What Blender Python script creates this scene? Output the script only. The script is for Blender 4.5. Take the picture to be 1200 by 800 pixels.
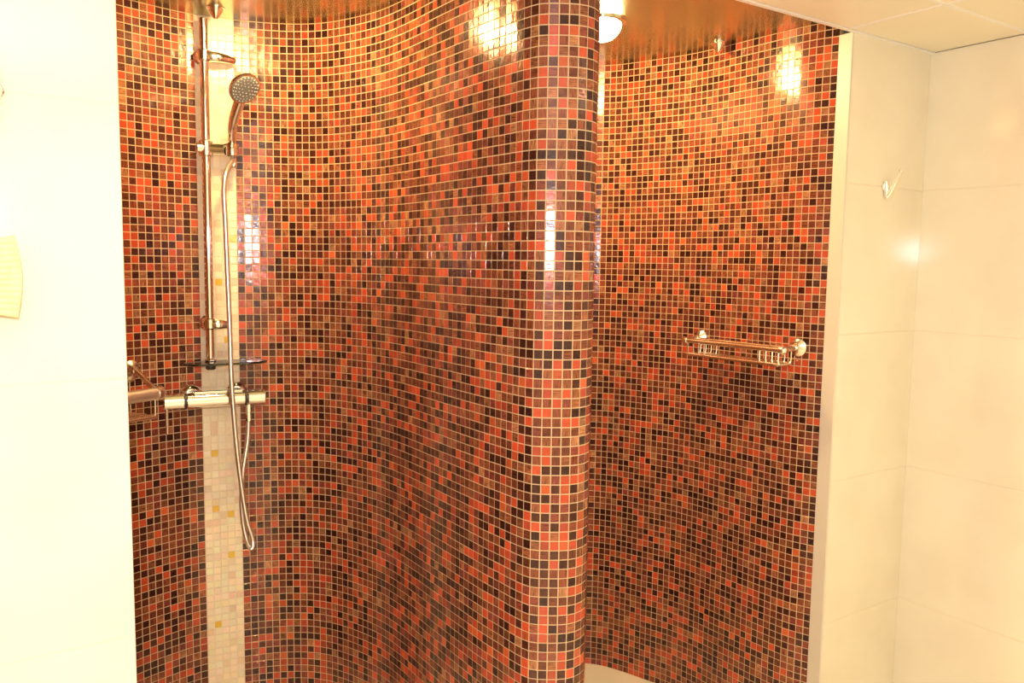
import bpy, bmesh, math, random
import numpy as np
from mathutils import Vector, Matrix

random.seed(7); rng = np.random.default_rng(11)
S = bpy.context.scene
for o in list(bpy.data.objects): bpy.data.objects.remove(o)
COL = S.collection

# ------------------------------------------------------------------ camera
F_PX, PITCH, ROLL, CAM_Z = 960.0, math.radians(5.5), math.radians(0.8), 1.52
fw = Vector((0, math.cos(PITCH), -math.sin(PITCH)))
r0 = Vector((1, 0, 0)); u0 = r0.cross(fw)
rt = math.cos(ROLL) * r0 + math.sin(ROLL) * u0
up = rt.cross(fw)
cam_data = bpy.data.cameras.new('camera')
cam_data.sensor_width = 36.0; cam_data.lens = F_PX / 1200.0 * 36.0
cam_data.clip_start = 0.02; cam_data.clip_end = 50
cam = bpy.data.objects.new('camera', cam_data); COL.objects.link(cam)
cam.matrix_world = Matrix(((rt.x, up.x, -fw.x, 0), (rt.y, up.y, -fw.y, 0), (rt.z, up.z, -fw.z, CAM_Z), (0, 0, 0, 1)))
S.camera = cam

# ------------------------------------------------------------------ world, lights, exposure
W = bpy.data.worlds.new('world'); S.world = W; W.use_nodes = True
W.node_tree.nodes['Background'].inputs[0].default_value = (1.0, 0.85, 0.65, 1)
W.node_tree.nodes['Background'].inputs[1].default_value = 0.05
S.view_settings.view_transform = 'Standard'; S.view_settings.look = 'None'
S.view_settings.gamma = 1.0; S.view_settings.use_curve_mapping = False
S.view_settings.exposure = 1.6
LAMP_WARM = (1.0, 0.69, 0.30)      # halogen spots of the shower
ROOM_WARM = (1.0, 0.93, 0.64)      # downlights of the washroom
SHOWER_LAMP = 122.0
ROOM_LAMP = 84.0
# the photographer's camera flash, on top of the camera
fl = bpy.data.lights.new('camera_flash', 'POINT'); fl.energy = 23.0; fl.color = (0.93, 0.91, 1.0); fl.shadow_soft_size = 0.03
flo = bpy.data.objects.new('camera_flash', fl); COL.objects.link(flo); flo.location = (0.0, -0.06, 1.63)

# ------------------------------------------------------------------ directions of the room
U2 = np.array([0.832, 0.5547]); W2 = np.array([0.5547, -0.832])     # along the opening wall; out of it into the washroom
def uw(u, w): p = U2 * u + W2 * (w + W0); return float(p[0]), float(p[1])
W0 = float(np.dot([0.951, 2.385], W2))                              # the opening plane is w = 0
CEIL, LOWCEIL = 2.222, 2.18
UA, UB, UC = 0.214, 2.114, 2.512                                    # end of left wall, end of right reveal, corner with right wall
RU0, RW1 = -1.6, 3.0
ANG = math.atan2(U2[1], U2[0])

# ------------------------------------------------------------------ helpers
def link(o, parent=None):
    COL.objects.link(o)
    if parent is not None: o.parent = parent
    return o
def tag(o, label=None, cat=None, group=None, kind=None):
    if label: o['label'] = label
    if cat: o['category'] = cat
    if group: o['group'] = group
    if kind: o['kind'] = kind
    return o
def empty(name, loc=(0, 0, 0)):
    o = bpy.data.objects.new(name, None); o.empty_display_size = 0.05; o.location = loc
    return link(o)
def obj(name, bm, mat, parent=None, smooth=False, loc=None):
    bmesh.ops.recalc_face_normals(bm, faces=bm.faces)
    me = bpy.data.meshes.new(name); bm.to_mesh(me); bm.free()
    if smooth:
        me.polygons.foreach_set('use_smooth', [True] * len(me.polygons))
        try: me.set_sharp_from_angle(angle=math.radians(42))
        except Exception: pass
    me.materials.append(mat)
    o = bpy.data.objects.new(name, me)
    if loc is not None: o.location = loc
    return link(o, parent)
def prism(bm, poly, z0, z1):
    a = [bm.verts.new((x, y, z0)) for x, y in poly]; b = [bm.verts.new((x, y, z1)) for x, y in poly]
    n = len(poly)
    bm.faces.new(a[::-1]); bm.faces.new(b)
    for i in range(n): bm.faces.new((a[i], a[(i + 1) % n], b[(i + 1) % n], b[i]))
def uwbox(bm, ua, ub, wa, wb, z0, z1):
    prism(bm, [uw(ua, wa), uw(ub, wa), uw(ub, wb), uw(ua, wb)], z0, z1)
def bevel(bm, r, seg=1):
    bmesh.ops.bevel(bm, geom=list(bm.edges), offset=r, segments=seg, affect='EDGES', clamp_overlap=True)
def frame_of(d):
    d = Vector(d).normalized()
    a = Vector((0, 0, 1)) if abs(d.z) < 0.9 else Vector((1, 0, 0))
    x = d.cross(a).normalized(); return x, d.cross(x).normalized(), d
def revolve(bm, p, d, prof, n=24):
    """lathe: prof = [(distance along d, radius)]"""
    x, y, d = frame_of(d); p = Vector(p); rings = []
    for t, r in prof:
        if r < 1e-6: rings.append([bm.verts.new(p + d * t)])
        else: rings.append([bm.verts.new(p + d * t + (x * math.cos(2 * math.pi * k / n) + y * math.sin(2 * math.pi * k / n)) * r) for k in range(n)])
    for a, b in zip(rings, rings[1:]):
        for k in range(n):
            k2 = (k + 1) % n
            if len(a) == 1 and len(b) == 1: continue
            if len(a) == 1: bm.faces.new((a[0], b[k], b[k2]))
            elif len(b) == 1: bm.faces.new((a[k], a[k2], b[0]))
            else: bm.faces.new((a[k], a[k2], b[k2], b[k]))
    for e, rev in ((rings[0], True), (rings[-1], False)):
        if len(e) > 1: bm.faces.new(e[::-1] if rev else e)
def rod(bm, a, b, r, n=16, c=0.0):
    a, b = Vector(a), Vector(b); L = (b - a).length
    c = min(c, r * 0.9, L / 3)
    prof = [(0, r), (L, r)] if c <= 0 else [(0, r - c), (c, r), (L - c, r), (L, r - c)]
    revolve(bm, a, b - a, prof, n)
def tube(bm, pts, rad, n=10, cap=True):
    pts = [Vector(p) for p in pts]; rings = []
    T = [(pts[min(i + 1, len(pts) - 1)] - pts[max(i - 1, 0)]).normalized() for i in range(len(pts))]
    x, y, _ = frame_of(T[0])
    for i, p in enumerate(pts):
        x = (x - T[i] * x.dot(T[i])).normalized(); y = T[i].cross(x)
        r = rad[i] if hasattr(rad, '__len__') else rad
        rings.append([bm.verts.new(p + (x * math.cos(2 * math.pi * k / n) + y * math.sin(2 * math.pi * k / n)) * r) for k in range(n)])
    for a, b in zip(rings, rings[1:]):
        for k in range(n): bm.faces.new((a[k], a[(k + 1) % n], b[(k + 1) % n], b[k]))
    if cap: bm.faces.new(rings[0][::-1]); bm.faces.new(rings[-1])
def catmull(P, m=10, closed=False):
    P = [np.asarray(p, float) for p in P]
    Q = [2 * P[0] - P[1]] + P + [2 * P[-1] - P[-2]]
    out = []
    for i in range(1, len(Q) - 2):
        p0, p1, p2, p3 = Q[i - 1:i + 3]
        for k in range(m):
            t = k / m
            out.append(0.5 * (2 * p1 + (p2 - p0) * t + (2 * p0 - 5 * p1 + 4 * p2 - p3) * t * t + (3 * p1 - p0 - 3 * p2 + p3) * t ** 3))
    out.append(P[-1]); return np.array(out)

# ------------------------------------------------------------------ materials
def mat(name, col=(0.8, 0.8, 0.8), rough=0.5, metal=0.0, **kw):
    m = bpy.data.materials.new(name); m.use_nodes = True
    b = m.node_tree.nodes['Principled BSDF']
    b.inputs['Base Color'].default_value = (*col, 1); b.inputs['Roughness'].default_value = rough; b.inputs['Metallic'].default_value = metal
    for k, v in kw.items(): b.inputs[k.replace('_', ' ')].default_value = v
    return m, m.node_tree, b
def node(nt, t, **kw):
    n = nt.nodes.new(t)
    for k, v in kw.items(): setattr(n, k, v)
    return n

def noise_mat(name, c1, c2, scale, rough, bump=0.0, bscale=40, stretch=(1, 1, 1), **kw):
    m, nt, b = mat(name, c1, rough, **kw)
    tc = node(nt, 'ShaderNodeNewGeometry'); mp = node(nt, 'ShaderNodeMapping'); mp.inputs['Scale'].default_value = stretch
    nt.links.new(tc.outputs['Position'], mp.inputs[0])
    n = node(nt, 'ShaderNodeTexNoise'); n.inputs['Scale'].default_value = scale; n.inputs['Detail'].default_value = 6
    nt.links.new(mp.outputs[0], n.inputs['Vector'])
    r = node(nt, 'ShaderNodeValToRGB'); r.color_ramp.elements[0].color = (*c1, 1); r.color_ramp.elements[1].color = (*c2, 1)
    r.color_ramp.elements[0].position = 0.35; r.color_ramp.elements[1].position = 0.68
    nt.links.new(n.outputs['Fac'], r.inputs[0]); nt.links.new(r.outputs[0], b.inputs['Base Color'])
    if bump:
        n2 = node(nt, 'ShaderNodeTexNoise'); n2.inputs['Scale'].default_value = bscale
        nt.links.new(mp.outputs[0], n2.inputs['Vector'])
        bp = node(nt, 'ShaderNodeBump'); bp.inputs['Strength'].default_value = bump; bp.inputs['Distance'].default_value = 0.002
        nt.links.new(n2.outputs['Fac'], bp.inputs['Height']); nt.links.new(bp.outputs[0], b.inputs['Normal'])
    return m
M_CREAM = noise_mat('cream_ceramic', (0.82, 0.75, 0.585), (0.77, 0.69, 0.53), 5.0, 0.09)
M_CREAM_CORE = noise_mat('cream_grout', (0.80, 0.71, 0.54), (0.77, 0.68, 0.51), 30.0, 0.8)
M_FLOOR = noise_mat('cream_floor_tile', (0.90, 0.81, 0.60), (0.86, 0.77, 0.56), 6.0, 0.35)
M_PANEL = noise_mat('cream_ceiling_panel', (0.92, 0.84, 0.66), (0.90, 0.82, 0.64), 3.0, 0.42)
M_WHITE = mat('white_strip', (0.92, 0.88, 0.82), 0.35)[0]
M_TRIM = mat('cream_edge_profile', (0.66, 0.58, 0.46), 0.4)[0]
M_GROUT = noise_mat('beige_grout', (0.67, 0.47, 0.26), (0.60, 0.41, 0.22), 60.0, 0.75)
M_GROUT_LIGHT = noise_mat('pale_grout', (0.86, 0.72, 0.50), (0.82, 0.68, 0.46), 60.0, 0.75)
M_CHROME = mat('chrome', (0.90, 0.87, 0.82), 0.07, 1.0)[0]
M_BASKET = mat('basket_chrome', (0.92, 0.86, 0.74), 0.22, 1.0)[0]
M_SATIN = mat('satin_chrome', (0.93, 0.90, 0.82), 0.36, 1.0)[0]
M_DARK = mat('grey_spray_face', (0.16, 0.16, 0.15), 0.35)[0]
M_SEAM = mat('dark_seam', (0.03, 0.025, 0.02), 0.4)[0]
M_RUBBER = mat('grey_nub', (0.62, 0.58, 0.50), 0.5)[0]
M_WOOD = noise_mat('pale_beech_wood', (0.72, 0.50, 0.24), (0.62, 0.40, 0.17), 12.0, 0.5, stretch=(1, 1, 0.15))
M_BRISTLE = noise_mat('natural_bristle', (0.86, 0.72, 0.38), (0.78, 0.62, 0.28), 80.0, 0.6, stretch=(1, 1, 0.3))
M_CORD = mat('white_cord', (0.8, 0.74, 0.62), 0.8)[0]
gm, gnt, gb = mat('smoked_acrylic', (0.10, 0.11, 0.10), 0.04); gb.inputs['Transmission Weight'].default_value = 0.92; gb.inputs['IOR'].default_value = 1.46
M_SMOKE = gm
gm, gnt, gb = mat('clear_acrylic', (0.97, 0.95, 0.90), 0.03); gb.inputs['Transmission Weight'].default_value = 1.0; gb.inputs['IOR'].default_value = 1.3
M_CLEAR = gm
# brushed golden metal of the shower ceiling (brush lines run into the shower)
M_GOLD, gnt, gb = mat('brushed_golden_metal', (0.46, 0.46, 0.29), 0.235, 1.0)
def emis(name, col, strength):
    m = bpy.data.materials.new(name); m.use_nodes = True; nt = m.node_tree; nt.nodes.clear()
    e = node(nt, 'ShaderNodeEmission'); e.inputs[0].default_value = (*col, 1); e.inputs[1].default_value = strength
    o = node(nt, 'ShaderNodeOutputMaterial'); nt.links.new(e.outputs[0], o.inputs[0]); return m
M_GLOW = emis('lit_halogen_glass', LAMP_WARM, SHOWER_LAMP)
M_GLOW2 = emis('lit_downlight_glass', ROOM_WARM, ROOM_LAMP)

def mosaic_material(name, rough, metal_amt, streak):
    """glass mosaic: colour per tile from an attribute, streaks along the tile from its UV"""
    m, nt, b = mat(name, (0.5, 0.2, 0.1), rough); L = nt.links.new
    at = node(nt, 'ShaderNodeAttribute', attribute_name='tile_col'); at2 = node(nt, 'ShaderNodeAttribute', attribute_name='tile_rnd')
    uv = node(nt, 'ShaderNodeUVMap'); uv.uv_map = 'UVMap'
    ma = node(nt, 'ShaderNodeMapping'); ma.inputs['Scale'].default_value = (420, 45, 1)
    mb = node(nt, 'ShaderNodeMapping'); mb.inputs['Scale'].default_value = (45, 420, 1)
    L(uv.outputs[0], ma.inputs[0]); L(uv.outputs[0], mb.inputs[0])
    gt = node(nt, 'ShaderNodeMath', operation='GREATER_THAN'); gt.inputs[1].default_value = 0.6; L(at2.outputs['Fac'], gt.inputs[0])
    mx = node(nt, 'ShaderNodeMix', data_type='VECTOR'); L(gt.outputs[0], mx.inputs['Factor']); L(ma.outputs[0], mx.inputs[4]); L(mb.outputs[0], mx.inputs[5])
    ns = node(nt, 'ShaderNodeTexNoise'); ns.inputs['Scale'].default_value = 1.0; ns.inputs['Detail'].default_value = 3
    L(mx.outputs[1], ns.inputs['Vector'])
    r = node(nt, 'ShaderNodeMapRange'); r.inputs['From Min'].default_value = 0.3; r.inputs['From Max'].default_value = 0.7
    r.inputs['To Min'].default_value = 1 - streak; r.inputs['To Max'].default_value = 1 + streak
    L(ns.outputs['Fac'], r.inputs['Value'])
    # the alpha of tile_col says how streaky / coppery the glass is
    one = node(nt, 'ShaderNodeMix', data_type='FLOAT'); L(at.outputs['Alpha'], one.inputs['Factor']); one.inputs[2].default_value = 1.0; L(r.outputs[0], one.inputs[3])
    vm = node(nt, 'ShaderNodeVectorMath', operation='SCALE'); L(at.outputs['Color'], vm.inputs[0]); L(one.outputs[0], vm.inputs['Scale'])
    L(vm.outputs[0], b.inputs['Base Color'])
    mm = node(nt, 'ShaderNodeMath', operation='MULTIPLY'); mm.inputs[1].default_value = metal_amt; L(at.outputs['Alpha'], mm.inputs[0]); L(mm.outputs[0], b.inputs['Metallic'])
    # wavy hand-made glass face
    g = node(nt, 'ShaderNodeNewGeometry'); n2 = node(nt, 'ShaderNodeTexNoise'); n2.inputs['Scale'].default_value = 75; n2.inputs['Detail'].default_value = 2
    L(g.outputs['Position'], n2.inputs['Vector'])
    ad = node(nt, 'ShaderNodeMath', operation='MULTIPLY_ADD'); L(ns.outputs['Fac'], ad.inputs[0]); ad.inputs[1].default_value = 0.30; L(n2.outputs['Fac'], ad.inputs[2])
    bp = node(nt, 'ShaderNodeBump'); bp.inputs['Strength'].default_value = 0.26; bp.inputs['Distance'].default_value = 0.0015
    L(ad.outputs[0], bp.inputs['Height']); L(bp.outputs[0], b.inputs['Normal'])
    return m
M_TILE = mosaic_material('glass_mosaic', 0.15, 0.25, 0.80)
M_TILE_LIGHT = mosaic_material('pale_glass_mosaic', 0.14, 0.15, 0.10)

# ------------------------------------------------------------------ floor
bm = bmesh.new(); uwbox(bm, RU0 - 0.1, UC + 0.1, RW1 + 0.1, -2.0, -0.05, 0.0)
tag(obj('floor', bm, M_FLOOR), 'plain cream floor running from the washroom into the shower', kind='structure')

# ------------------------------------------------------------------ ceilings
bm = bmesh.new(); uwbox(bm, RU0 - 0.1, UC + 0.1, 0.0, -2.0, CEIL, CEIL + 0.02)
tag(obj('ceiling_shower', bm, M_GOLD), 'brushed golden metal ceiling above the mosaic shower', kind='structure')
bm = bmesh.new(); uwbox(bm, RU0 - 0.1, UC + 0.1, RW1 + 0.1, 0.012, LOWCEIL + 0.008, CEIL + 0.02)
ceil = tag(obj('ceiling', bm, M_WHITE), 'cream panelled washroom ceiling with white joint strips', kind='structure')
GAP = 0.0112
us = [UC, 2.075, 1.475, 0.875, 0.275, -0.325, -0.925, RU0]; ws = [0.012, 0.282, 0.882, 1.482, 2.082, 2.682, RW1]
for i in range(len(us) - 1):
    for j in range(len(ws) - 1):
        bm = bmesh.new(); uwbox(bm, us[i + 1] + GAP / 2, us[i] - GAP / 2, ws[j] + GAP / 2, ws[j + 1] - GAP / 2, LOWCEIL, LOWCEIL + 0.009)
        obj('ceiling_panel', bm, M_PANEL, ceil)
for u_ in us[1:-1]:
    bm = bmesh.new(); uwbox(bm, u_ - 0.0055, u_ + 0.0055, 0.014, RW1, LOWCEIL - 0.0015, LOWCEIL + 0.009); obj('joint_strip', bm, M_WHITE, ceil)
for w_ in ws[1:-1]:
    for i in range(len(us) - 1):
        bm = bmesh.new(); uwbox(bm, us[i + 1] + 0.0055, us[i] - 0.0055, w_ - 0.0055, w_ + 0.0055, LOWCEIL - 0.0015, LOWCEIL + 0.009); obj('joint_strip', bm, M_WHITE, ceil)
bm = bmesh.new(); uwbox(bm, UA - 0.05, UC, 0.0, 0.013, LOWCEIL - 0.002, CEIL)
tag(obj('trim_3', bm, M_WHITE), 'thin white strip edging the cream ceiling above the shower opening', kind='structure')

# ------------------------------------------------------------------ cream tiled walls
ZJ = [0.0, 0.004, 0.443, 0.883, 1.322, 1.761, LOWCEIL]
ZJ = [0.0, 0.443, 0.883, 1.322, 1.761, LOWCEIL]
JG = 0.0028
def tiled_wall(name, label, ua, ub, thick, along='u', side=1, cuts=()):
    """a wall core with large ceramic tiles as pieces; along='u' at w=0, or along='w' at u=UC"""
    if along == 'u':
        bm = bmesh.new(); uwbox(bm, ua, ub, -thick, -0.0012, 0, LOWCEIL)
    else:
        bm = bmesh.new(); uwbox(bm, UC + 0.0012, UC + thick, ua, ub, 0, LOWCEIL)
    wl = tag(obj(name, bm, M_CREAM_CORE), label, kind='structure')
    edges = [ua] + list(cuts) + [ub]
    for a, b in zip(edges, edges[1:]):
        for z0, z1 in zip(ZJ, ZJ[1:]):
            bm = bmesh.new(); g = JG / 2
            ga = 0 if a == ua else g; gb_ = 0 if b == ub else g
            if along == 'u': uwbox(bm, a + ga, b - gb_, -0.008, 0.0, z0 + g, z1 - (0 if z1 == LOWCEIL else g))
            else: uwbox(bm, UC, UC + 0.008, a + ga, b - gb_, z0 + g, z1 - (0 if z1 == LOWCEIL else g))
            bmesh.ops.recalc_face_normals(bm, faces=bm.faces); bevel(bm, 0.0008)
            obj('wall_tile', bm, M_CREAM, wl)
    return wl
tiled_wall('wall_left', 'cream tiled partition wall carrying the hanging bath brush', RU0, UA, 0.08, cuts=(-0.70, 0.0 - 0.40))
tiled_wall('wall_reveal', 'narrow cream tiled wall with a chrome hook beside the mosaic', UB + 0.004, UC, 0.043)
tiled_wall('wall_right', 'wide cream tiled side wall beyond the hook', -0.043, RW1, 0.10, along='w', cuts=(0.9, 1.8))
bm = bmesh.new(); uwbox(bm, UB - 0.004, UB + 0.004, -0.043, 0.001, 0, LOWCEIL); bevel(bm, 0.001)
tag(obj('trim_2', bm, M_TRIM), 'smooth cream edge strip between the mosaic and the cream tiles', kind='structure')
bm = bmesh.new(); uwbox(bm, RU0 - 0.1, UC + 0.1, RW1, RW1 + 0.1, 0, LOWCEIL)
tag(obj('wall_rear', bm, M_CREAM), 'plain cream wall behind the photographer', kind='structure')
bm = bmesh.new(); uwbox(bm, RU0 - 0.1, RU0, -0.08, RW1, 0, LOWCEIL)
tag(obj('wall_far_left', bm, M_CREAM), 'plain cream wall closing the washroom beyond the brush', kind='structure')

# ------------------------------------------------------------------ the serpentine mosaic wall: plan line
PITCH_T = 0.0218
ctrl = [(-1.05, 1.13), (-1.19, 1.35), (-1.25, 1.65), (-1.235, 1.95), (-1.165, 2.17), (-1.085, 2.292), (-1.03, 2.36), (-0.975, 2.418),
        (-0.92, 2.458), (-0.84, 2.497), (-0.765, 2.521), (-0.69, 2.533), (-0.62, 2.530), (-0.55, 2.507), (-0.47, 2.458), (-0.385, 2.388), (-0.30, 2.285),
        (-0.19, 2.125), (-0.074, 1.958), (-0.020, 1.888)]
pl = list(catmull(ctrl, 12))
# the rounded nose: walk tile by tile along headings
nose_dirs = [-54, -53, -51, -47, -40, -10, 0, 3, 12, 30, 48, 64, 80, 96, 110, 120, 125]
p = pl[-1].copy()
for a in nose_dirs:
    for k in range(4):
        p = p + PITCH_T / 4 * np.array([math.cos(math.radians(a)), math.sin(math.radians(a))]); pl.append(p.copy())
NOSE_END = p.copy(); nose_len_index = len(pl)
ctrl2 = [tuple(NOSE_END), (-0.03, 2.17), (-0.11, 2.37), (-0.13, 2.58), (-0.07, 2.79), (0.05, 2.93), (0.18, 2.99), (0.29, 3.0), (0.36, 2.982), (0.43, 2.94), (0.50, 2.888),
         (0.575, 2.83), (0.645, 2.755), (0.70, 2.682), (0.76, 2.601), (0.82, 2.522), (0.872, 2.463), (0.928, 2.420)]
pl += list(catmull(ctrl2, 12))[1:]
pl = np.array(pl)
seg = np.linalg.norm(np.diff(pl, axis=0), axis=1); arc = np.concatenate([[0], np.cumsum(seg)])
NCOL = int(arc[-1] / PITCH_T); ss = np.linspace(0, arc[-1], NCOL + 1)
Q = np.stack([np.interp(ss, arc, pl[:, 0]), np.interp(ss, arc, pl[:, 1])], 1)
T = np.diff(Q, axis=0); PW = np.linalg.norm(T, axis=1); T /= PW[:, None]
N = np.stack([T[:, 1], -T[:, 0]], 1); MID = (Q[1:] + Q[:-1]) / 2
NROW = 102; PH = CEIL / NROW
i_nose = int(np.argmin(np.abs(ss - arc[nose_len_index - 1])))
# accent stripe: five pale columns behind the shower rail
i_str = int(np.argmin(np.hypot(MID[:, 0] + 0.893, MID[:, 1] - 2.478)))
STR = range(i_str - 2, i_str + 3)

def ribbon(bm, i0, i1, back=0.03):
    """closed slab along plan points i0..i1 (front face on the plan line)"""
    nn = []
    for i in range(i0, i1 + 1):
        a = N[max(i - 1, 0)]; b = N[min(i, NCOL - 1)]; v = a + b; nn.append(v / np.linalg.norm(v))
    fr = [Q[i] for i in range(i0, i1 + 1)]; bk = [q - v * back for q, v in zip(fr, nn)]
    rows = [[bm.verts.new((*p, z)) for p in pts] for pts in (fr, bk) for z in (0.0, CEIL)]
    f0, f1, b0, b1 = rows
    for k in range(len(fr) - 1):
        bm.faces.new((f0[k], f0[k + 1], f1[k + 1], f1[k])); bm.faces.new((b0[k + 1], b0[k], b1[k], b1[k + 1]))
        bm.faces.new((f1[k], f1[k + 1], b1[k + 1], b1[k])); bm.faces.new((f0[k + 1], f0[k], b0[k], b0[k + 1]))
    for k in (0, -1): bm.faces.new((f0[k], f1[k], b1[k], b0[k]))

bm = bmesh.new(); ribbon(bm, 0, STR[0]); ribbon(bm, STR[-1] + 1, i_nose)
wall_l = tag(obj('wall_back_left', bm, M_GROUT), 'curved red and brown mosaic wall with rounded nose around the shower rail', kind='structure')
bm = bmesh.new(); ribbon(bm, STR[0], STR[-1] + 1)
stripe = tag(obj('trim_1', bm, M_GROUT_LIGHT), 'vertical stripe of pale cream mosaic behind the shower rail', kind='structure')
bm = bmesh.new(); ribbon(bm, i_nose, NCOL)
wall_r = tag(obj('wall_back_right', bm, M_GROUT), 'curved red and brown mosaic wall of the second shower behind the nose', kind='structure')

# ------------------------------------------------------------------ mosaic tiles
PAL = [  # colour, streakiness, weight
    ((0.055, 0.014, 0.010), 0.55, 0.16), ((0.085, 0.024, 0.014), 0.6, 0.12), ((0.16, 0.045, 0.022), 0.8, 0.15), ((0.25, 0.068, 0.031), 0.9, 0.14),
    ((0.32, 0.112, 0.048), 1.0, 0.12), ((0.25, 0.060, 0.040), 0.8, 0.09), ((0.56, 0.082, 0.030), 0.15, 0.10), ((0.44, 0.070, 0.032), 0.3, 0.07), ((0.42, 0.19, 0.085), 1.0, 0.03), ((0.58, 0.115, 0.036), 0.25, 0.03)]
PAL = [(tuple(v * q for v, q in zip(c, (0.88, 0.80, 0.80))), k, w) for c, k, w in PAL]
PALW = np.array([w for _, _, w in PAL]); PALW /= PALW.sum()
PAL_L = [((0.92, 0.78, 0.52), 0.3, 0.40), ((0.90, 0.74, 0.49), 0.3, 0.25), ((0.84, 0.63, 0.40), 0.4, 0.10), ((0.93, 0.82, 0.57), 0.3, 0.2), ((0.78, 0.50, 0.05), 0.2, 0.014)]
PALLW = np.array([w for _, _, w in PAL_L]); PALLW /= PALLW.sum()
TH, CH, SIZE = 0.0013, 0.0004, 0.0192
def tile_local(w, h, CH=CH, ch2=0.0011):
    a, b = w / 2, h / 2; c, d = a - ch2, b - ch2
    return np.array([(-a, -b, -0.001), (a, -b, -0.001), (a, b, -0.001), (-a, b, -0.001), (-a, -b, TH - CH), (a, -b, TH - CH), (a, b, TH - CH), (-a, b, TH - CH),
                     (-c, -d, TH), (c, -d, TH), (c, d, TH), (-c, d, TH)])   # x along wall, y up, z out
TF = np.array([(8, 9, 10, 11), (4, 5, 9, 8), (5, 6, 10, 9), (6, 7, 11, 10), (7, 4, 8, 11), (0, 1, 5, 4), (1, 2, 6, 5), (2, 3, 7, 6), (3, 0, 4, 7)])
def attrs(me, cols, rnds, uvs):
    a = me.attributes.new('tile_col', 'FLOAT_COLOR', 'FACE'); a.data.foreach_set('color', np.asarray(cols, np.float32).ravel())
    a = me.attributes.new('tile_rnd', 'FLOAT', 'FACE'); a.data.foreach_set('value', np.asarray(rnds, np.float32).ravel())
    u = me.uv_layers.new(name='UVMap'); u.data.foreach_set('uv', np.asarray(uvs, np.float32).ravel())
def tile_mesh(verts, cols, rnds, uvv, material, name):
    """verts (n,12,3), one colour per tile, uvv (n,12,2)"""
    n = len(verts); me = bpy.data.meshes.new(name)
    faces = (TF[None] + 12 * np.arange(n)[:, None, None]).reshape(-1, 4)
    me.vertices.add(n * 12); me.vertices.foreach_set('co', np.asarray(verts, np.float32).ravel())
    me.loops.add(faces.size); me.loops.foreach_set('vertex_index', faces.ravel().astype(np.int32))
    me.polygons.add(len(faces)); me.polygons.foreach_set('loop_start', np.arange(0, faces.size, 4, dtype=np.int32))
    me.update(calc_edges=True); me.validate()
    me.polygons.foreach_set('use_smooth', np.zeros(len(faces), bool))
    attrs(me, np.repeat(cols, 9, axis=0), np.repeat(rnds, 9), uvv.reshape(-1, 2)[faces.ravel()])
    me.materials.append(material); return me
Fv, Rv, Uv = np.array(fw), np.array(rt), np.array(up)
def project(P):
    v = P - np.array([0, 0, CAM_Z]); z = v @ Fv
    return 600 + F_PX * (v @ Rv) / z, 400 - F_PX * (v @ Uv) / z, z
VAR = {}
def variant(k, key, pal, material):
    """shared single-tile mesh for one palette colour and streak pattern"""
    if key not in VAR:
        c, s, _ = pal[k]; lv = tile_local(SIZE, SIZE, rng.uniform(0.0003, 0.0006), rng.uniform(0.0002, 0.0005))
        r = np.array([rng.random()]); f = rng.uniform(0.82, 1.18) if pal is PAL else rng.uniform(0.96, 1.04)
        VAR[key] = tile_mesh(lv[None], np.array([[c[0] * f, c[1] * f, c[2] * f, s]]), r, lv[None, :, :2] + rng.uniform(0, 9, 2), material, 'mosaic_tile')
    return VAR[key]
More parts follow.
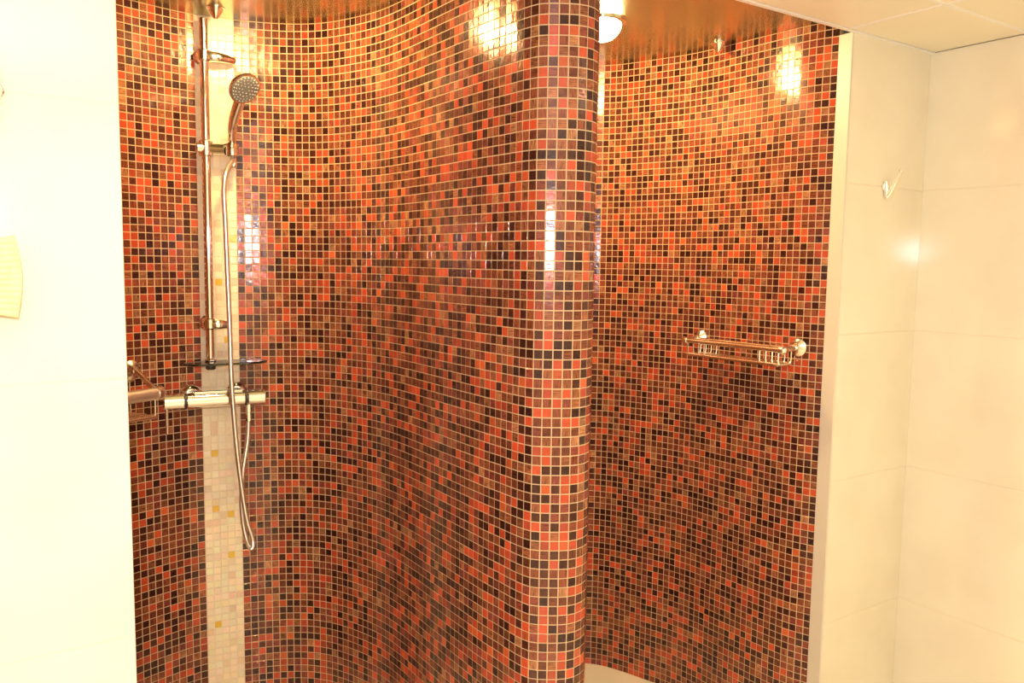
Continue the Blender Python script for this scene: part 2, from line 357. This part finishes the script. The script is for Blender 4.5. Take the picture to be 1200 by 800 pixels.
def lay_tiles(cols_idx, wall, pal, palw, material, gold=None, blur=0.0):
    cc, rr = np.meshgrid(np.array(list(cols_idx)), np.arange(NROW), indexing='ij'); cc = cc.ravel(); rr = rr.ravel()
    n = len(cc); t = T[cc]; nn = N[cc]
    ctr = np.concatenate([MID[cc], ((rr + 0.5) * PH)[:, None]], 1)
    tx = np.concatenate([t, np.zeros((n, 1))], 1); tz = np.concatenate([nn, np.zeros((n, 1))], 1); ty = np.tile([0, 0, 1.0], (n, 1))
    # slight uneven setting of every tile
    ax, ay = rng.normal(0, 0.007, (2, n))
    tz2 = tz + tx * ax[:, None] + ty * ay[:, None]; tz2 /= np.linalg.norm(tz2, axis=1)[:, None]
    tx2 = tx - tz2 * np.sum(tx * tz2, 1)[:, None]; tx2 /= np.linalg.norm(tx2, axis=1)[:, None]; ty2 = np.cross(tz2, tx2)
    k = rng.choice(len(pal), n, p=palw)
    if gold is not None: k[np.isin(np.arange(n), gold(cc, rr))] = len(pal) - 1
    # size on screen
    x, y, d = project(ctr); view = ctr - np.array([0, 0, CAM_Z]); view /= np.linalg.norm(view, axis=1)[:, None]
    score = np.maximum(0, -np.sum(view * tz, 1)) / d ** 2
    vis = (x > 120) & (x < 1000) & (y > -4) & (y < 804)
    if wall is wall_r: vis &= x > 694
    score = np.where(vis, score, -1)
    # the far side of the nose hides behind it
    pick = np.argsort(-score)[:300]; pick = pick[score[pick] > 0]
    solo = np.zeros(n, bool); solo[pick] = True
    for i in pick:
        me = variant(int(k[i]), (id(pal), int(k[i]), int(rng.integers(5))), pal, material)
        o = bpy.data.objects.new('mosaic_tile', me)
        o.matrix_world = Matrix(((tx2[i, 0], ty2[i, 0], tz2[i, 0], ctr[i, 0]), (tx2[i, 1], ty2[i, 1], tz2[i, 1], ctr[i, 1]), (tx2[i, 2], ty2[i, 2], tz2[i, 2], ctr[i, 2]), (0, 0, 0, 1)))
        link(o, wall)
    rest = np.where(~solo)[0]
    lv = tile_local(SIZE, SIZE)
    kind_ = rng.integers(0, 24, len(rest)); shapes = np.array([tile_local(SIZE, SIZE, rng.uniform(0.0003, 0.0006), rng.uniform(0.0002, 0.0005)) for _ in range(24)])
    LV = shapes[kind_]
    V = ctr[rest][:, None, :] + LV[:, :, 0:1] * tx2[rest][:, None, :] + LV[:, :, 1:2] * ty2[rest][:, None, :] + LV[:, :, 2:3] * tz2[rest][:, None, :]
    base = np.array([[*pal[q][0], pal[q][1]] for q in range(len(pal))])
    C4 = base[k[rest]].copy(); C4[:, :3] *= rng.uniform(*((0.78, 1.25) if pal is PAL else (0.96, 1.04)), (len(rest), 1)); C4[:, :3] *= rng.uniform(0.94, 1.06, (len(rest), 3))
    UVv = lv[None, :, :2] + rng.uniform(0, 50, (len(rest), 1, 2))
    me = tile_mesh(V, C4, rng.random(len(rest)), UVv, material, 'mosaic_tiles')
    tag(link(bpy.data.objects.new('mosaic_tiles', me), wall), 'the smaller looking mosaic tiles of the same curved wall', kind='stuff')
lay_tiles([i for i in range(0, i_nose) if i not in STR], wall_l, PAL, PALW, M_TILE)
lay_tiles(range(i_nose, NCOL), wall_r, PAL, PALW, M_TILE)
def gold_spots(cc, rr):
    spots = [(3, 58), (1, 42), (3, 50), (1, 34), (3, 33), (2, 66), (3, 27), (1, 17), (4, 72)]
    return [i for i in range(len(cc)) if (cc[i] - STR[0], rr[i]) in spots]
PALLW[-1] = 0; PALLW /= PALLW.sum()
lay_tiles(STR, stripe, PAL_L, PALLW, M_TILE_LIGHT, gold=gold_spots)

# ------------------------------------------------------------------ lamps
def ceiling_lamp(loc, label, glow, z, r=0.045, h=0.045, spot=0.0):
    e = empty('ceiling_lamp', (loc[0], loc[1], z)); tag(e, label, 'lamp')
    bm = bmesh.new(); revolve(bm, (0, 0, 0), (0, 0, -1), [(0, r * 1.28), (0.006, r * 1.28), (0.010, r * 1.12), (0.010, r * 0.9)], 32); obj('mounting_ring', bm, M_CHROME, e, True)
    bm = bmesh.new(); revolve(bm, (0, 0, -0.008), (0, 0, -1), [(0, r)] + [(h * math.sin(a), r * math.cos(a)) for a in np.linspace(0.15, math.pi / 2 - 0.01, 9)] + [(h, 0)], 28); obj('glass_dome', bm, glow, e, True)
    if spot:                                                             # the reflector lamp throws most of its light downwards
        sp = bpy.data.lights.new('reflector_light', 'SPOT'); sp.energy = spot; sp.color = LAMP_WARM; sp.spot_size = 2.3; sp.spot_blend = 0.7; sp.shadow_soft_size = 0.03
        so = bpy.data.objects.new('reflector_light', sp); link(so, e); so.location = (0, 0, -0.008 - h - 0.035)
    return e
ceiling_lamp((0.250, 2.46), 'lit halogen dome lamp on the golden ceiling beside the rounded nose', M_GLOW, CEIL, 0.055, 0.050, 3.0)
ceiling_lamp((-0.62, 2.12), 'lit halogen dome lamp on the golden ceiling above the shower rail', M_GLOW, CEIL, spot=3.0)
for (u, w, lb) in ((1.75, 1.1, 'flat lit downlight in the cream ceiling near the right wall'), (-0.45, 1.7, 'flat lit downlight in the cream ceiling near the bath brush'), (1.1, 2.3, 'flat lit downlight in the cream ceiling near the rear wall')):
    ceiling_lamp(uw(u, w), lb, M_GLOW2, LOWCEIL, 0.05, 0.012)

# ------------------------------------------------------------------ ceiling nozzles
for (x, y, lb) in ((0.641, 2.675, 'small chrome cone nozzle on the golden ceiling over the wire basket'), (-0.848, 2.385, 'small chrome cone nozzle on the golden ceiling above the shower rail'),
                   (-0.226, 2.19, 'small chrome cone nozzle on the golden ceiling against the bulging mosaic')):
    e = tag(empty('ceiling_nozzle', (x, y, CEIL)), lb, 'nozzle', 'ceiling nozzles')
    bm = bmesh.new(); revolve(bm, (0, 0, 0), (0, 0, -1), [(0, 0.019), (0.004, 0.021), (0.010, 0.019), (0.026, 0.009), (0.031, 0.005), (0.032, 0.0)], 24); obj('cone_body', bm, M_CHROME, e, True)
    bm = bmesh.new(); revolve(bm, (0, 0, 0), (0, 0, -1), [(0, 0.025), (0.002, 0.025), (0.003, 0.021)], 24); obj('flange', bm, M_CHROME, e, True)

# ------------------------------------------------------------------ shower rail
def wall_at(x, y):
    i = int(np.argmin(np.hypot(MID[:, 0] - x, MID[:, 1] - y))); return MID[i], N[i], T[i]
RX, RY = -0.898, 2.425
wp, wn, wt = wall_at(RX, RY); OUT = Vector((wn[0], wn[1], 0)); ALONG = Vector((wt[0], wt[1], 0))
def rp(a, o, z): return ALONG * a + OUT * o + Vector((0, 0, z))      # relative to the rail axis
DW = float(np.dot(np.array([RX, RY]) - wp, wn))                        # distance of the rail from the wall
rail = tag(empty('shower_rail', (RX, RY, 1.19)), 'tall chrome shower rail on the pale mosaic stripe', 'shower rail')
bm = bmesh.new(); rod(bm, (0, 0, 0.0325), (0, 0, 1.015), 0.0125, 20, 0.002); obj('tube', bm, M_CHROME, rail, True)
def bracket(z, reach, r):
    bm = bmesh.new(); rod(bm, rp(0, 0, z - 0.017), rp(0, 0, z + 0.017), 0.021, 24, 0.004)
    o = obj('bracket', bm, M_CHROME, rail, True)
    bm = bmesh.new(); rod(bm, rp(0.0, -DW + 0.003, z), rp(0, -0.012, z), 0.012, 16, 0.001); obj('wall_post', bm, M_CHROME, o, True)
    bm = bmesh.new(); rod(bm, rp(0.0, -DW + 0.0025, z), rp(0, -DW + 0.012, z), 0.024, 24, 0.003); obj('rosette', bm, M_CHROME, o, True)
    # the clamp lug reaching sideways
    bm = bmesh.new()
    pts = [rp(t, 0.012 * math.sin(math.pi * min(1, t / reach)) , z - 0.004 * t / reach) for t in np.linspace(0.0, reach, 9)]
    tube(bm, pts, [r * (1 - 0.45 * (k / 8) ** 2) for k in range(9)], 14); obj('clamp_lug', bm, M_CHROME, o, True)
bracket(0.910, 0.085, 0.016); bracket(0.137, 0.058, 0.017)
# slider that holds the hand shower
zs = 0.648
bm = bmesh.new(); rod(bm, rp(0, 0, zs - 0.024), rp(0, 0, zs + 0.024), 0.020, 24, 0.004); sl = obj('slider', bm, M_CHROME, rail, True)
bm = bmesh.new(); rod(bm, rp(-0.030, 0.002, zs), rp(0.0, 0.002, zs), 0.016, 20, 0.004); obj('knob', bm, M_CHROME, sl, True)
bm = bmesh.new(); tube(bm, [rp(0.0, 0.0, zs), rp(0.03, 0.010, zs), rp(0.050, 0.019, zs)], [0.018, 0.018, 0.017], 16); obj('holder_arm', bm, M_CHROME, sl, True)
bm = bmesh.new(); revolve(bm, rp(0.068, 0.022, zs - 0.019), (0, 0, 1), [(0, 0.0142), (0, 0.0185), (0.034, 0.0200), (0.036, 0.0190), (0.036, 0.0148), (0, 0.0142)], 28); obj('holder_ring', bm, M_CHROME, sl, True)
# soap tray
HX, HY = RX + float((ALONG * 0.0).x), RY
tray = tag(empty('soap_tray', (RX, RY, 1.212)), 'thin smoked soap tray clipped to the foot of the shower rail', 'soap tray')
bm = bmesh.new(); outl = []
for t in np.linspace(0, 2 * math.pi, 40, endpoint=False):
    c_, s_ = math.cos(t), math.sin(t); a = 0.118 * math.copysign(abs(c_) ** 0.65, c_) + 0.040; o_ = 0.047 * math.copysign(abs(s_) ** 0.65, s_) + 0.024
    q = ALONG * a + OUT * o_; outl.append((q.x, q.y))
prism(bm, outl, -0.003, 0.003); bevel(bm, 0.001); obj('plate', bm, M_SMOKE, tray)
bm = bmesh.new(); rod(bm, (0, 0, -0.022), (0, 0, -0.003), 0.0145, 18, 0.003); obj('clip', bm, M_SMOKE, tray, True)
bm = bmesh.new(); rod(bm, (0, 0, 0.003), (0, 0, 0.010), 0.017, 18, 0.002); obj('collar', bm, M_CHROME, tray, True)

# ------------------------------------------------------------------ thermostatic mixer
A = Vector((-1.000, 2.322, 1.107)); B = Vector((-0.745, 2.452, 1.107)); mid = (A + B) / 2
mix = tag(empty('shower_mixer', mid), 'chrome bar shower mixer crossing the pale mosaic stripe', 'mixer')
dm = (B - A).normalized(); om = Vector((dm.y, -dm.x, 0)); LM = (B - A).length
def mp_(t, o=0, z=0): return A + dm * (t * LM) + om * o + Vector((0, 0, z)) - mid
bm = bmesh.new(); rod(bm, mp_(0.225), mp_(0.79), 0.0225, 28, 0.002); obj('body', bm, M_CHROME, mix, True)
bm = bmesh.new(); rod(bm, mp_(0.0), mp_(0.205), 0.0240, 28, 0.004); hd = obj('handle', bm, M_CHROME, mix, True)
bm = bmesh.new(); rod(bm, mp_(0.035, 0.002, -0.018), mp_(0.035, 0.002, -0.094), 0.0042, 12, 0.001); obj('lever', bm, M_CHROME, hd, True)
bm = bmesh.new(); rod(bm, mp_(0.205), mp_(0.225), 0.0215, 28); obj('seam_ring', bm, M_SEAM, mix, True)
bm = bmesh.new(); rod(bm, mp_(0.81), mp_(1.0), 0.0235, 28, 0.004); obj('handle', bm, M_CHROME, mix, True)
bm = bmesh.new(); rod(bm, mp_(0.79), mp_(0.81), 0.021, 28); obj('seam_ring', bm, M_SEAM, mix, True)
bm = bmesh.new(); uc = mp_(0.5, -0.002, 0.023); 
x_, y_, _ = frame_of(dm)
pr = [(0.30, 0.014), (0.78, 0.014)]
c = [mp_(0.29, 0.012, 0.020), mp_(0.77, 0.012, 0.020), mp_(0.77, -0.016, 0.019), mp_(0.29, -0.016, 0.019)]
d_ = [v + Vector((0, 0, 0.008)) for v in c]
vv = [bm.verts.new(v) for v in c + d_]
for f in ((0, 1, 2, 3), (4, 5, 6, 7), (0, 1, 5, 4), (1, 2, 6, 5), (2, 3, 7, 6), (3, 0, 4, 7)): bm.faces.new([vv[i] for i in f])
bevel(bm, 0.002); obj('top_plate', bm, M_CHROME, mix)
for t in (0.27, 0.73):
    pw = A + dm * (t * LM); w_p, w_n, _ = wall_at(pw.x - om.x * 0.08, pw.y - om.y * 0.08)
    base = Vector((w_p[0] + w_n[0] * 0.0025, w_p[1] + w_n[1] * 0.0025, 1.112)) - mid
    bm = bmesh.new(); nv = Vector((w_n[0], w_n[1], 0)); revolve(bm, base, nv, [(0, 0.034), (0.004, 0.034), (0.012, 0.030), (0.020, 0.020), (0.020, 0.015)], 28)
    es = obj('escutcheon', bm, M_CHROME, mix, True)
    bm = bmesh.new(); rod(bm, base + nv * 0.015, mp_(t, -0.018, 0.004), 0.014, 18); obj('inlet_pipe', bm, M_CHROME, es, True)
bm = bmesh.new(); rod(bm, mp_(0.83, 0.0, -0.046), mp_(0.83, 0, -0.02), 0.0095, 8, 0.002); obj('outlet_nut', bm, M_CHROME, mix)

# ------------------------------------------------------------------ hand shower and hose
HP = rp(0.068, 0.022, zs) + Vector((RX, RY, 1.19))                      # where the handle sits in the holder
hs = tag(empty('hand_shower', HP), 'chrome hand shower with grey spray face held in the rail slider', 'hand shower')
head = Vector((-0.748, 2.315, 1.988)) - HP
bm = bmesh.new()
pts = catmull([(0.003, 0.004, -0.02), (0.0, 0, 0.02), tuple(head * 0.45 + Vector((-0.012, 0, 0.0))), tuple(head * 0.80 + Vector((-0.006, 0.004, 0.004))), tuple(head * 0.97 + Vector((0, 0.012, 0.008)))], 5)
k_ = len(pts); tube(bm, pts, list(np.interp(np.linspace(0, 1, k_), [0, 0.3, 0.6, 1], [0.0105, 0.0125, 0.0145, 0.018])), 18); obj('handle', bm, M_CHROME, hs, True)
nf = Vector((0.62, -0.48, -0.62)).normalized()
bm = bmesh.new(); revolve(bm, head, nf, [(-0.030, 0.0), (-0.029, 0.014), (-0.022, 0.028), (-0.010, 0.041), (0.0, 0.046), (0.005, 0.0455), (0.006, 0.041)], 36); sh = obj('head_shell', bm, M_CHROME, hs, True)
bm = bmesh.new(); revolve(bm, head, nf, [(0.004, 0.0415), (0.0068, 0.040), (0.0078, 0.030), (0.008, 0.0)], 36); sf = obj('spray_face', bm, M_DARK, hs, True)
xf, yf, _ = frame_of(nf); nub = None
for ring, cnt in ((0.011, 6), (0.020, 12), (0.029, 18), (0.036, 22)):
    for k in range(cnt):
        a = 2 * math.pi * k / cnt; q = head + nf * 0.0075 + (xf * math.cos(a) + yf * math.sin(a)) * ring
        if nub is None:
            bm = bmesh.new(); revolve(bm, (0, 0, 0), nf, [(-0.001, 0.0017), (0.0018, 0.0012), (0.0018, 0.0)], 6); nub = obj('spray_nub', bm, M_RUBBER, sf); nub.location = q
        else:
            o = nub.copy(); link(o, sf); o.location = q
hose_pts = [HP + Vector((0.003, 0.004, -0.022)), (-0.828, 2.372, 1.74), (-0.827, 2.372, 1.60), (-0.822, 2.375, 1.328), (-0.818, 2.372, 1.15), (-0.806, 2.375, 0.945), (-0.788, 2.385, 0.763), (-0.7735, 2.398, 0.685),
            (-0.776, 2.403, 0.652), (-0.790, 2.407, 0.664), (-0.803, 2.41, 0.715), (-0.809, 2.412, 0.79), (-0.804, 2.414, 0.88), (-0.794, 2.42, 0.975), (-0.7885, 2.429, 1.065)]
mixn = mp_(0.83, 0, -0.046) + mid
hose_pts[-1] = tuple(mixn + Vector((0, 0, -0.0005))); hose_pts[-2] = (mixn.x - 0.004, mixn.y - 0.004, 0.975)
hose = tag(empty('shower_hose', (mixn.x, mixn.y, 0.652)), 'looped metal shower hose hanging beside the pale mosaic stripe', 'hose')
h0 = Vector((mixn.x, mixn.y, 0.652)); hp = catmull([tuple(Vector(q) - h0) for q in hose_pts], 34)
bm = bmesh.new(); tube(bm, hp, [0.0068 + 0.0006 * (k % 2) for k in range(len(hp))], 10); obj('spiral_tube', bm, M_SATIN, hose, True)
bm = bmesh.new(); rod(bm, Vector(hp[-1]) + Vector((0, 0, -0.026)), Vector(hp[-1]), 0.0092, 8, 0.001); obj('end_nut', bm, M_CHROME, hose)
bm = bmesh.new(); rod(bm, Vector(hp[0]) + Vector((0, 0, -0.030)), Vector(hp[0]), 0.0095, 20, 0.002); obj('end_nut', bm, M_CHROME, hose, True)

# ------------------------------------------------------------------ wire baskets
def basket(name, label, m1, m2, out, z, arm, drop, rail_r, deep, clear):
    m1 = Vector((*m1, 0)); m2 = Vector((*m2, 0)); ax = (m2 - m1).normalized(); ov = Vector((*out, 0)).normalized(); org = (m1 + m2) / 2 + Vector((0, 0, z)); L = (m2 - m1).length
    e = tag(empty(name, org), label, 'basket')
    def P(a, o, dz): return ax * a + ov * o + Vector((0, 0, dz))
    for s in (-1, 1):
        w_p, w_n, _ = wall_at((org + P(s * L / 2, 0, 0)).x, (org + P(s * L / 2, 0, 0)).y)
        b = Vector((w_p[0] + w_n[0] * 0.0025, w_p[1] + w_n[1] * 0.0025, z)) - org; nv = Vector((w_n[0], w_n[1], 0))
        bm = bmesh.new(); revolve(bm, b, nv, [(0, 0.027), (0.005, 0.027), (0.010, 0.022), (0.016, 0.013), (0.026, 0.010)], 24); mt = obj('wall_mount', bm, M_BASKET, e, True)
        bm = bmesh.new(); rod(bm, b + nv * 0.02, P(s * L / 2, arm, -drop), 0.0075, 14, 0.002); obj('arm', bm, M_BASKET, mt, True)
        bm = bmesh.new(); revolve(bm, P(s * (L / 2 + 0.012), arm, -drop), ax * s, [(-0.024, 0.004), (-0.020, rail_r + 0.003), (-0.006, rail_r + 0.004), (0.0, rail_r), (0.002, 0.0)], 18); obj('end_cap', bm, M_BASKET, e, True)
    bm = bmesh.new(); rod(bm, P(-L / 2, arm, -drop), P(L / 2, arm, -drop), rail_r, 18); obj('front_rail', bm, M_SATIN if clear else M_BASKET, e, True)
    zb = -drop - deep; h = L / 2 - 0.012; back = 0.03
    if clear:
        bm = bmesh.new()
        v = [P(-h, back, zb), P(h, back, zb), P(h, arm, zb), P(-h, arm, zb)]
        for a, b in ((P(-h, arm - 0.004, zb), P(h, arm, -drop - rail_r + 0.002)),):
            c4 = [P(-h, arm - 0.005, zb), P(h, arm - 0.005, zb), P(h, arm, zb), P(-h, arm, zb)]; d4 = [q + Vector((0, 0, deep - rail_r + 0.002)) for q in c4]
            vv = [bm.verts.new(q) for q in c4 + d4]
            for f in ((3, 2, 1, 0), (4, 5, 6, 7), (0, 1, 5, 4), (1, 2, 6, 5), (2, 3, 7, 6), (3, 0, 4, 7)): bm.faces.new([vv[i] for i in f])
        obj('clear_front', bm, M_CLEAR, e)
        bm = bmesh.new(); rod(bm, P(-h, arm - 0.002, zb), P(h, arm - 0.002, zb), 0.0035, 10); obj('bottom_rail', bm, M_BASKET, e, True)
    for k in range(6):                                                   # flat bottom bars
        o_ = back + (arm - back) * k / 5
        bm = bmesh.new(); rod(bm, P(-h, o_, zb), P(h, o_, zb), 0.0054, 10); obj('bottom_wire', bm, M_BASKET, e, True)
    for s in (-1, 1):                                                    # U-shaped end wires
        for k in range(1 if clear else 4):
            a = s * (h - 0.022 * k)
            bm = bmesh.new(); tube(bm, catmull([P(a, arm, -drop), P(a, arm, zb + 0.012), P(a, arm - 0.008, zb), P(a, (arm + back) / 2, zb - 0.002), P(a, back + 0.008, zb), P(a, back, zb + 0.012), P(a, back, -drop * 0.5)], 5), 0.0026, 8); obj('side_wire', bm, M_BASKET, e, True)
    bm = bmesh.new(); rod(bm, P(-L / 2, back, -drop * 0.5), P(L / 2, back, -drop * 0.5), 0.0045, 12); obj('back_rail', bm, M_BASKET, e, True)
    return e
basket('wire_basket', 'chrome wire shower basket alone on the mosaic wall behind the nose', (0.648, 2.755), (0.872, 2.462), (-0.8, -0.6), 1.277, 0.092, 0.004, 0.0080, 0.045, False)
basket('soap_basket', 'chrome soap basket on the mosaic beside the bar mixer', (-1.092, 2.30), (-1.222, 2.06), (0.868, -0.47), 1.204, 0.135, 0.056, 0.0175, 0.064, True)

# ------------------------------------------------------------------ hooks and brush on the cream tiles
def hook(u, z, label):
    x, y = uw(u, 0.0); e = tag(empty('wall_hook', (x, y, z)), label, 'hook', None)
    o3 = Vector((W2[0], W2[1], 0)); a3 = Vector((U2[0], U2[1], 0))
    def P(o, dz, a=0): return o3 * o + a3 * a + Vector((0, 0, dz))
    bm = bmesh.new(); rod(bm, P(0, 0.004), P(0.006, 0.004), 0.013, 20, 0.002); obj('rosette', bm, M_CHROME, e, True)
    bm = bmesh.new(); tube(bm, [P(0.006, 0.020), P(0.0085, 0.0), P(0.010, -0.020), P(0.014, -0.026)], [0.0062, 0.0075, 0.0078, 0.0075], 12); obj('back_bar', bm, M_CHROME, e, True)
    bm = bmesh.new(); tube(bm, [P(0.011, -0.026), P(0.020, -0.017), P(0.036, 0.016), P(0.050, 0.046)], [0.0075, 0.0078, 0.0072, 0.0062], 12); ar = obj('arm', bm, M_CHROME, e, True)
    bm = bmesh.new(); revolve(bm, P(0.050, 0.046), P(0.45, 0.9), [(-0.007, 0.0), (-0.005, 0.006), (0, 0.008), (0.005, 0.006), (0.007, 0.0)], 14); obj('tip', bm, M_CHROME, ar, True)
    return e
hook(2.303, 1.757, 'chrome hook on the narrow cream tiled wall beside the mosaic')
hook(0.046, 1.758, 'chrome hook on the cream partition holding the bath brush')
bx, by = uw(0.012, 0.028)
br = tag(empty('bath_brush', (bx, by, 1.43)), 'wooden bath brush with pale bristles hanging on the cream partition', 'brush')
o3 = Vector((W2[0], W2[1], 0)); a3 = Vector((U2[0], U2[1], 0))
def BP(a, o, dz): return a3 * a + o3 * o + Vector((0, 0, dz))
bm = bmesh.new()
ring = []
for zz, wd, dp in ((-0.006, 0.006, 0.012), (0.0, 0.010, 0.018), (0.03, 0.012, 0.024), (0.06, 0.012, 0.025), (0.09, 0.012, 0.024), (0.115, 0.010, 0.018), (0.123, 0.006, 0.010)):
    ring.append([bm.verts.new(BP(-0.006 + wd * math.cos(t), dp * math.sin(t), zz)) for t in np.linspace(0, 2 * math.pi, 18, endpoint=False)])
for a, b in zip(ring, ring[1:]):
    for k in range(18): bm.faces.new((a[k], a[(k + 1) % 18], b[(k + 1) % 18], b[k]))
bm.faces.new(ring[0][::-1]); bm.faces.new(ring[-1]); wb = obj('wooden_back', bm, M_WOOD, br, True)
tuft = 0
for r_ in range(13):
    t = r_ / 12; zz = 0.010 + 0.098 * t; fan = (t - 0.5) * 0.010
    for c_ in range(5):
        o_ = -0.018 + 0.009 * c_; fo = (c_ - 2) * 0.0022; ln = 0.049 + 0.006 * math.sin(math.pi * t)
        bm = bmesh.new(); tube(bm, [BP(0.002, o_, zz), BP(0.002 + ln * 0.5, o_ + fo * 0.6, zz + fan * 0.35), BP(0.002 + ln, o_ + fo, zz + fan)], [0.0038, 0.0050, 0.0062], 8); obj('bristle_tuft', bm, M_BRISTLE, wb, True)
bm = bmesh.new(); hk = Vector((*uw(0.046, 0.022), 1.742)) - Vector((bx, by, 1.43))
tube(bm, catmull([BP(-0.006, -0.003, 0.121), BP(0.0, -0.004, 0.20), tuple(hk + Vector((-0.004, 0, -0.02))), tuple(hk), tuple(hk + Vector((0.004, 0.003, -0.02))), BP(0.004, 0.004, 0.20), BP(-0.006, 0.003, 0.121)], 8), 0.0016, 8); obj('cord_loop', bm, M_CORD, br, True)
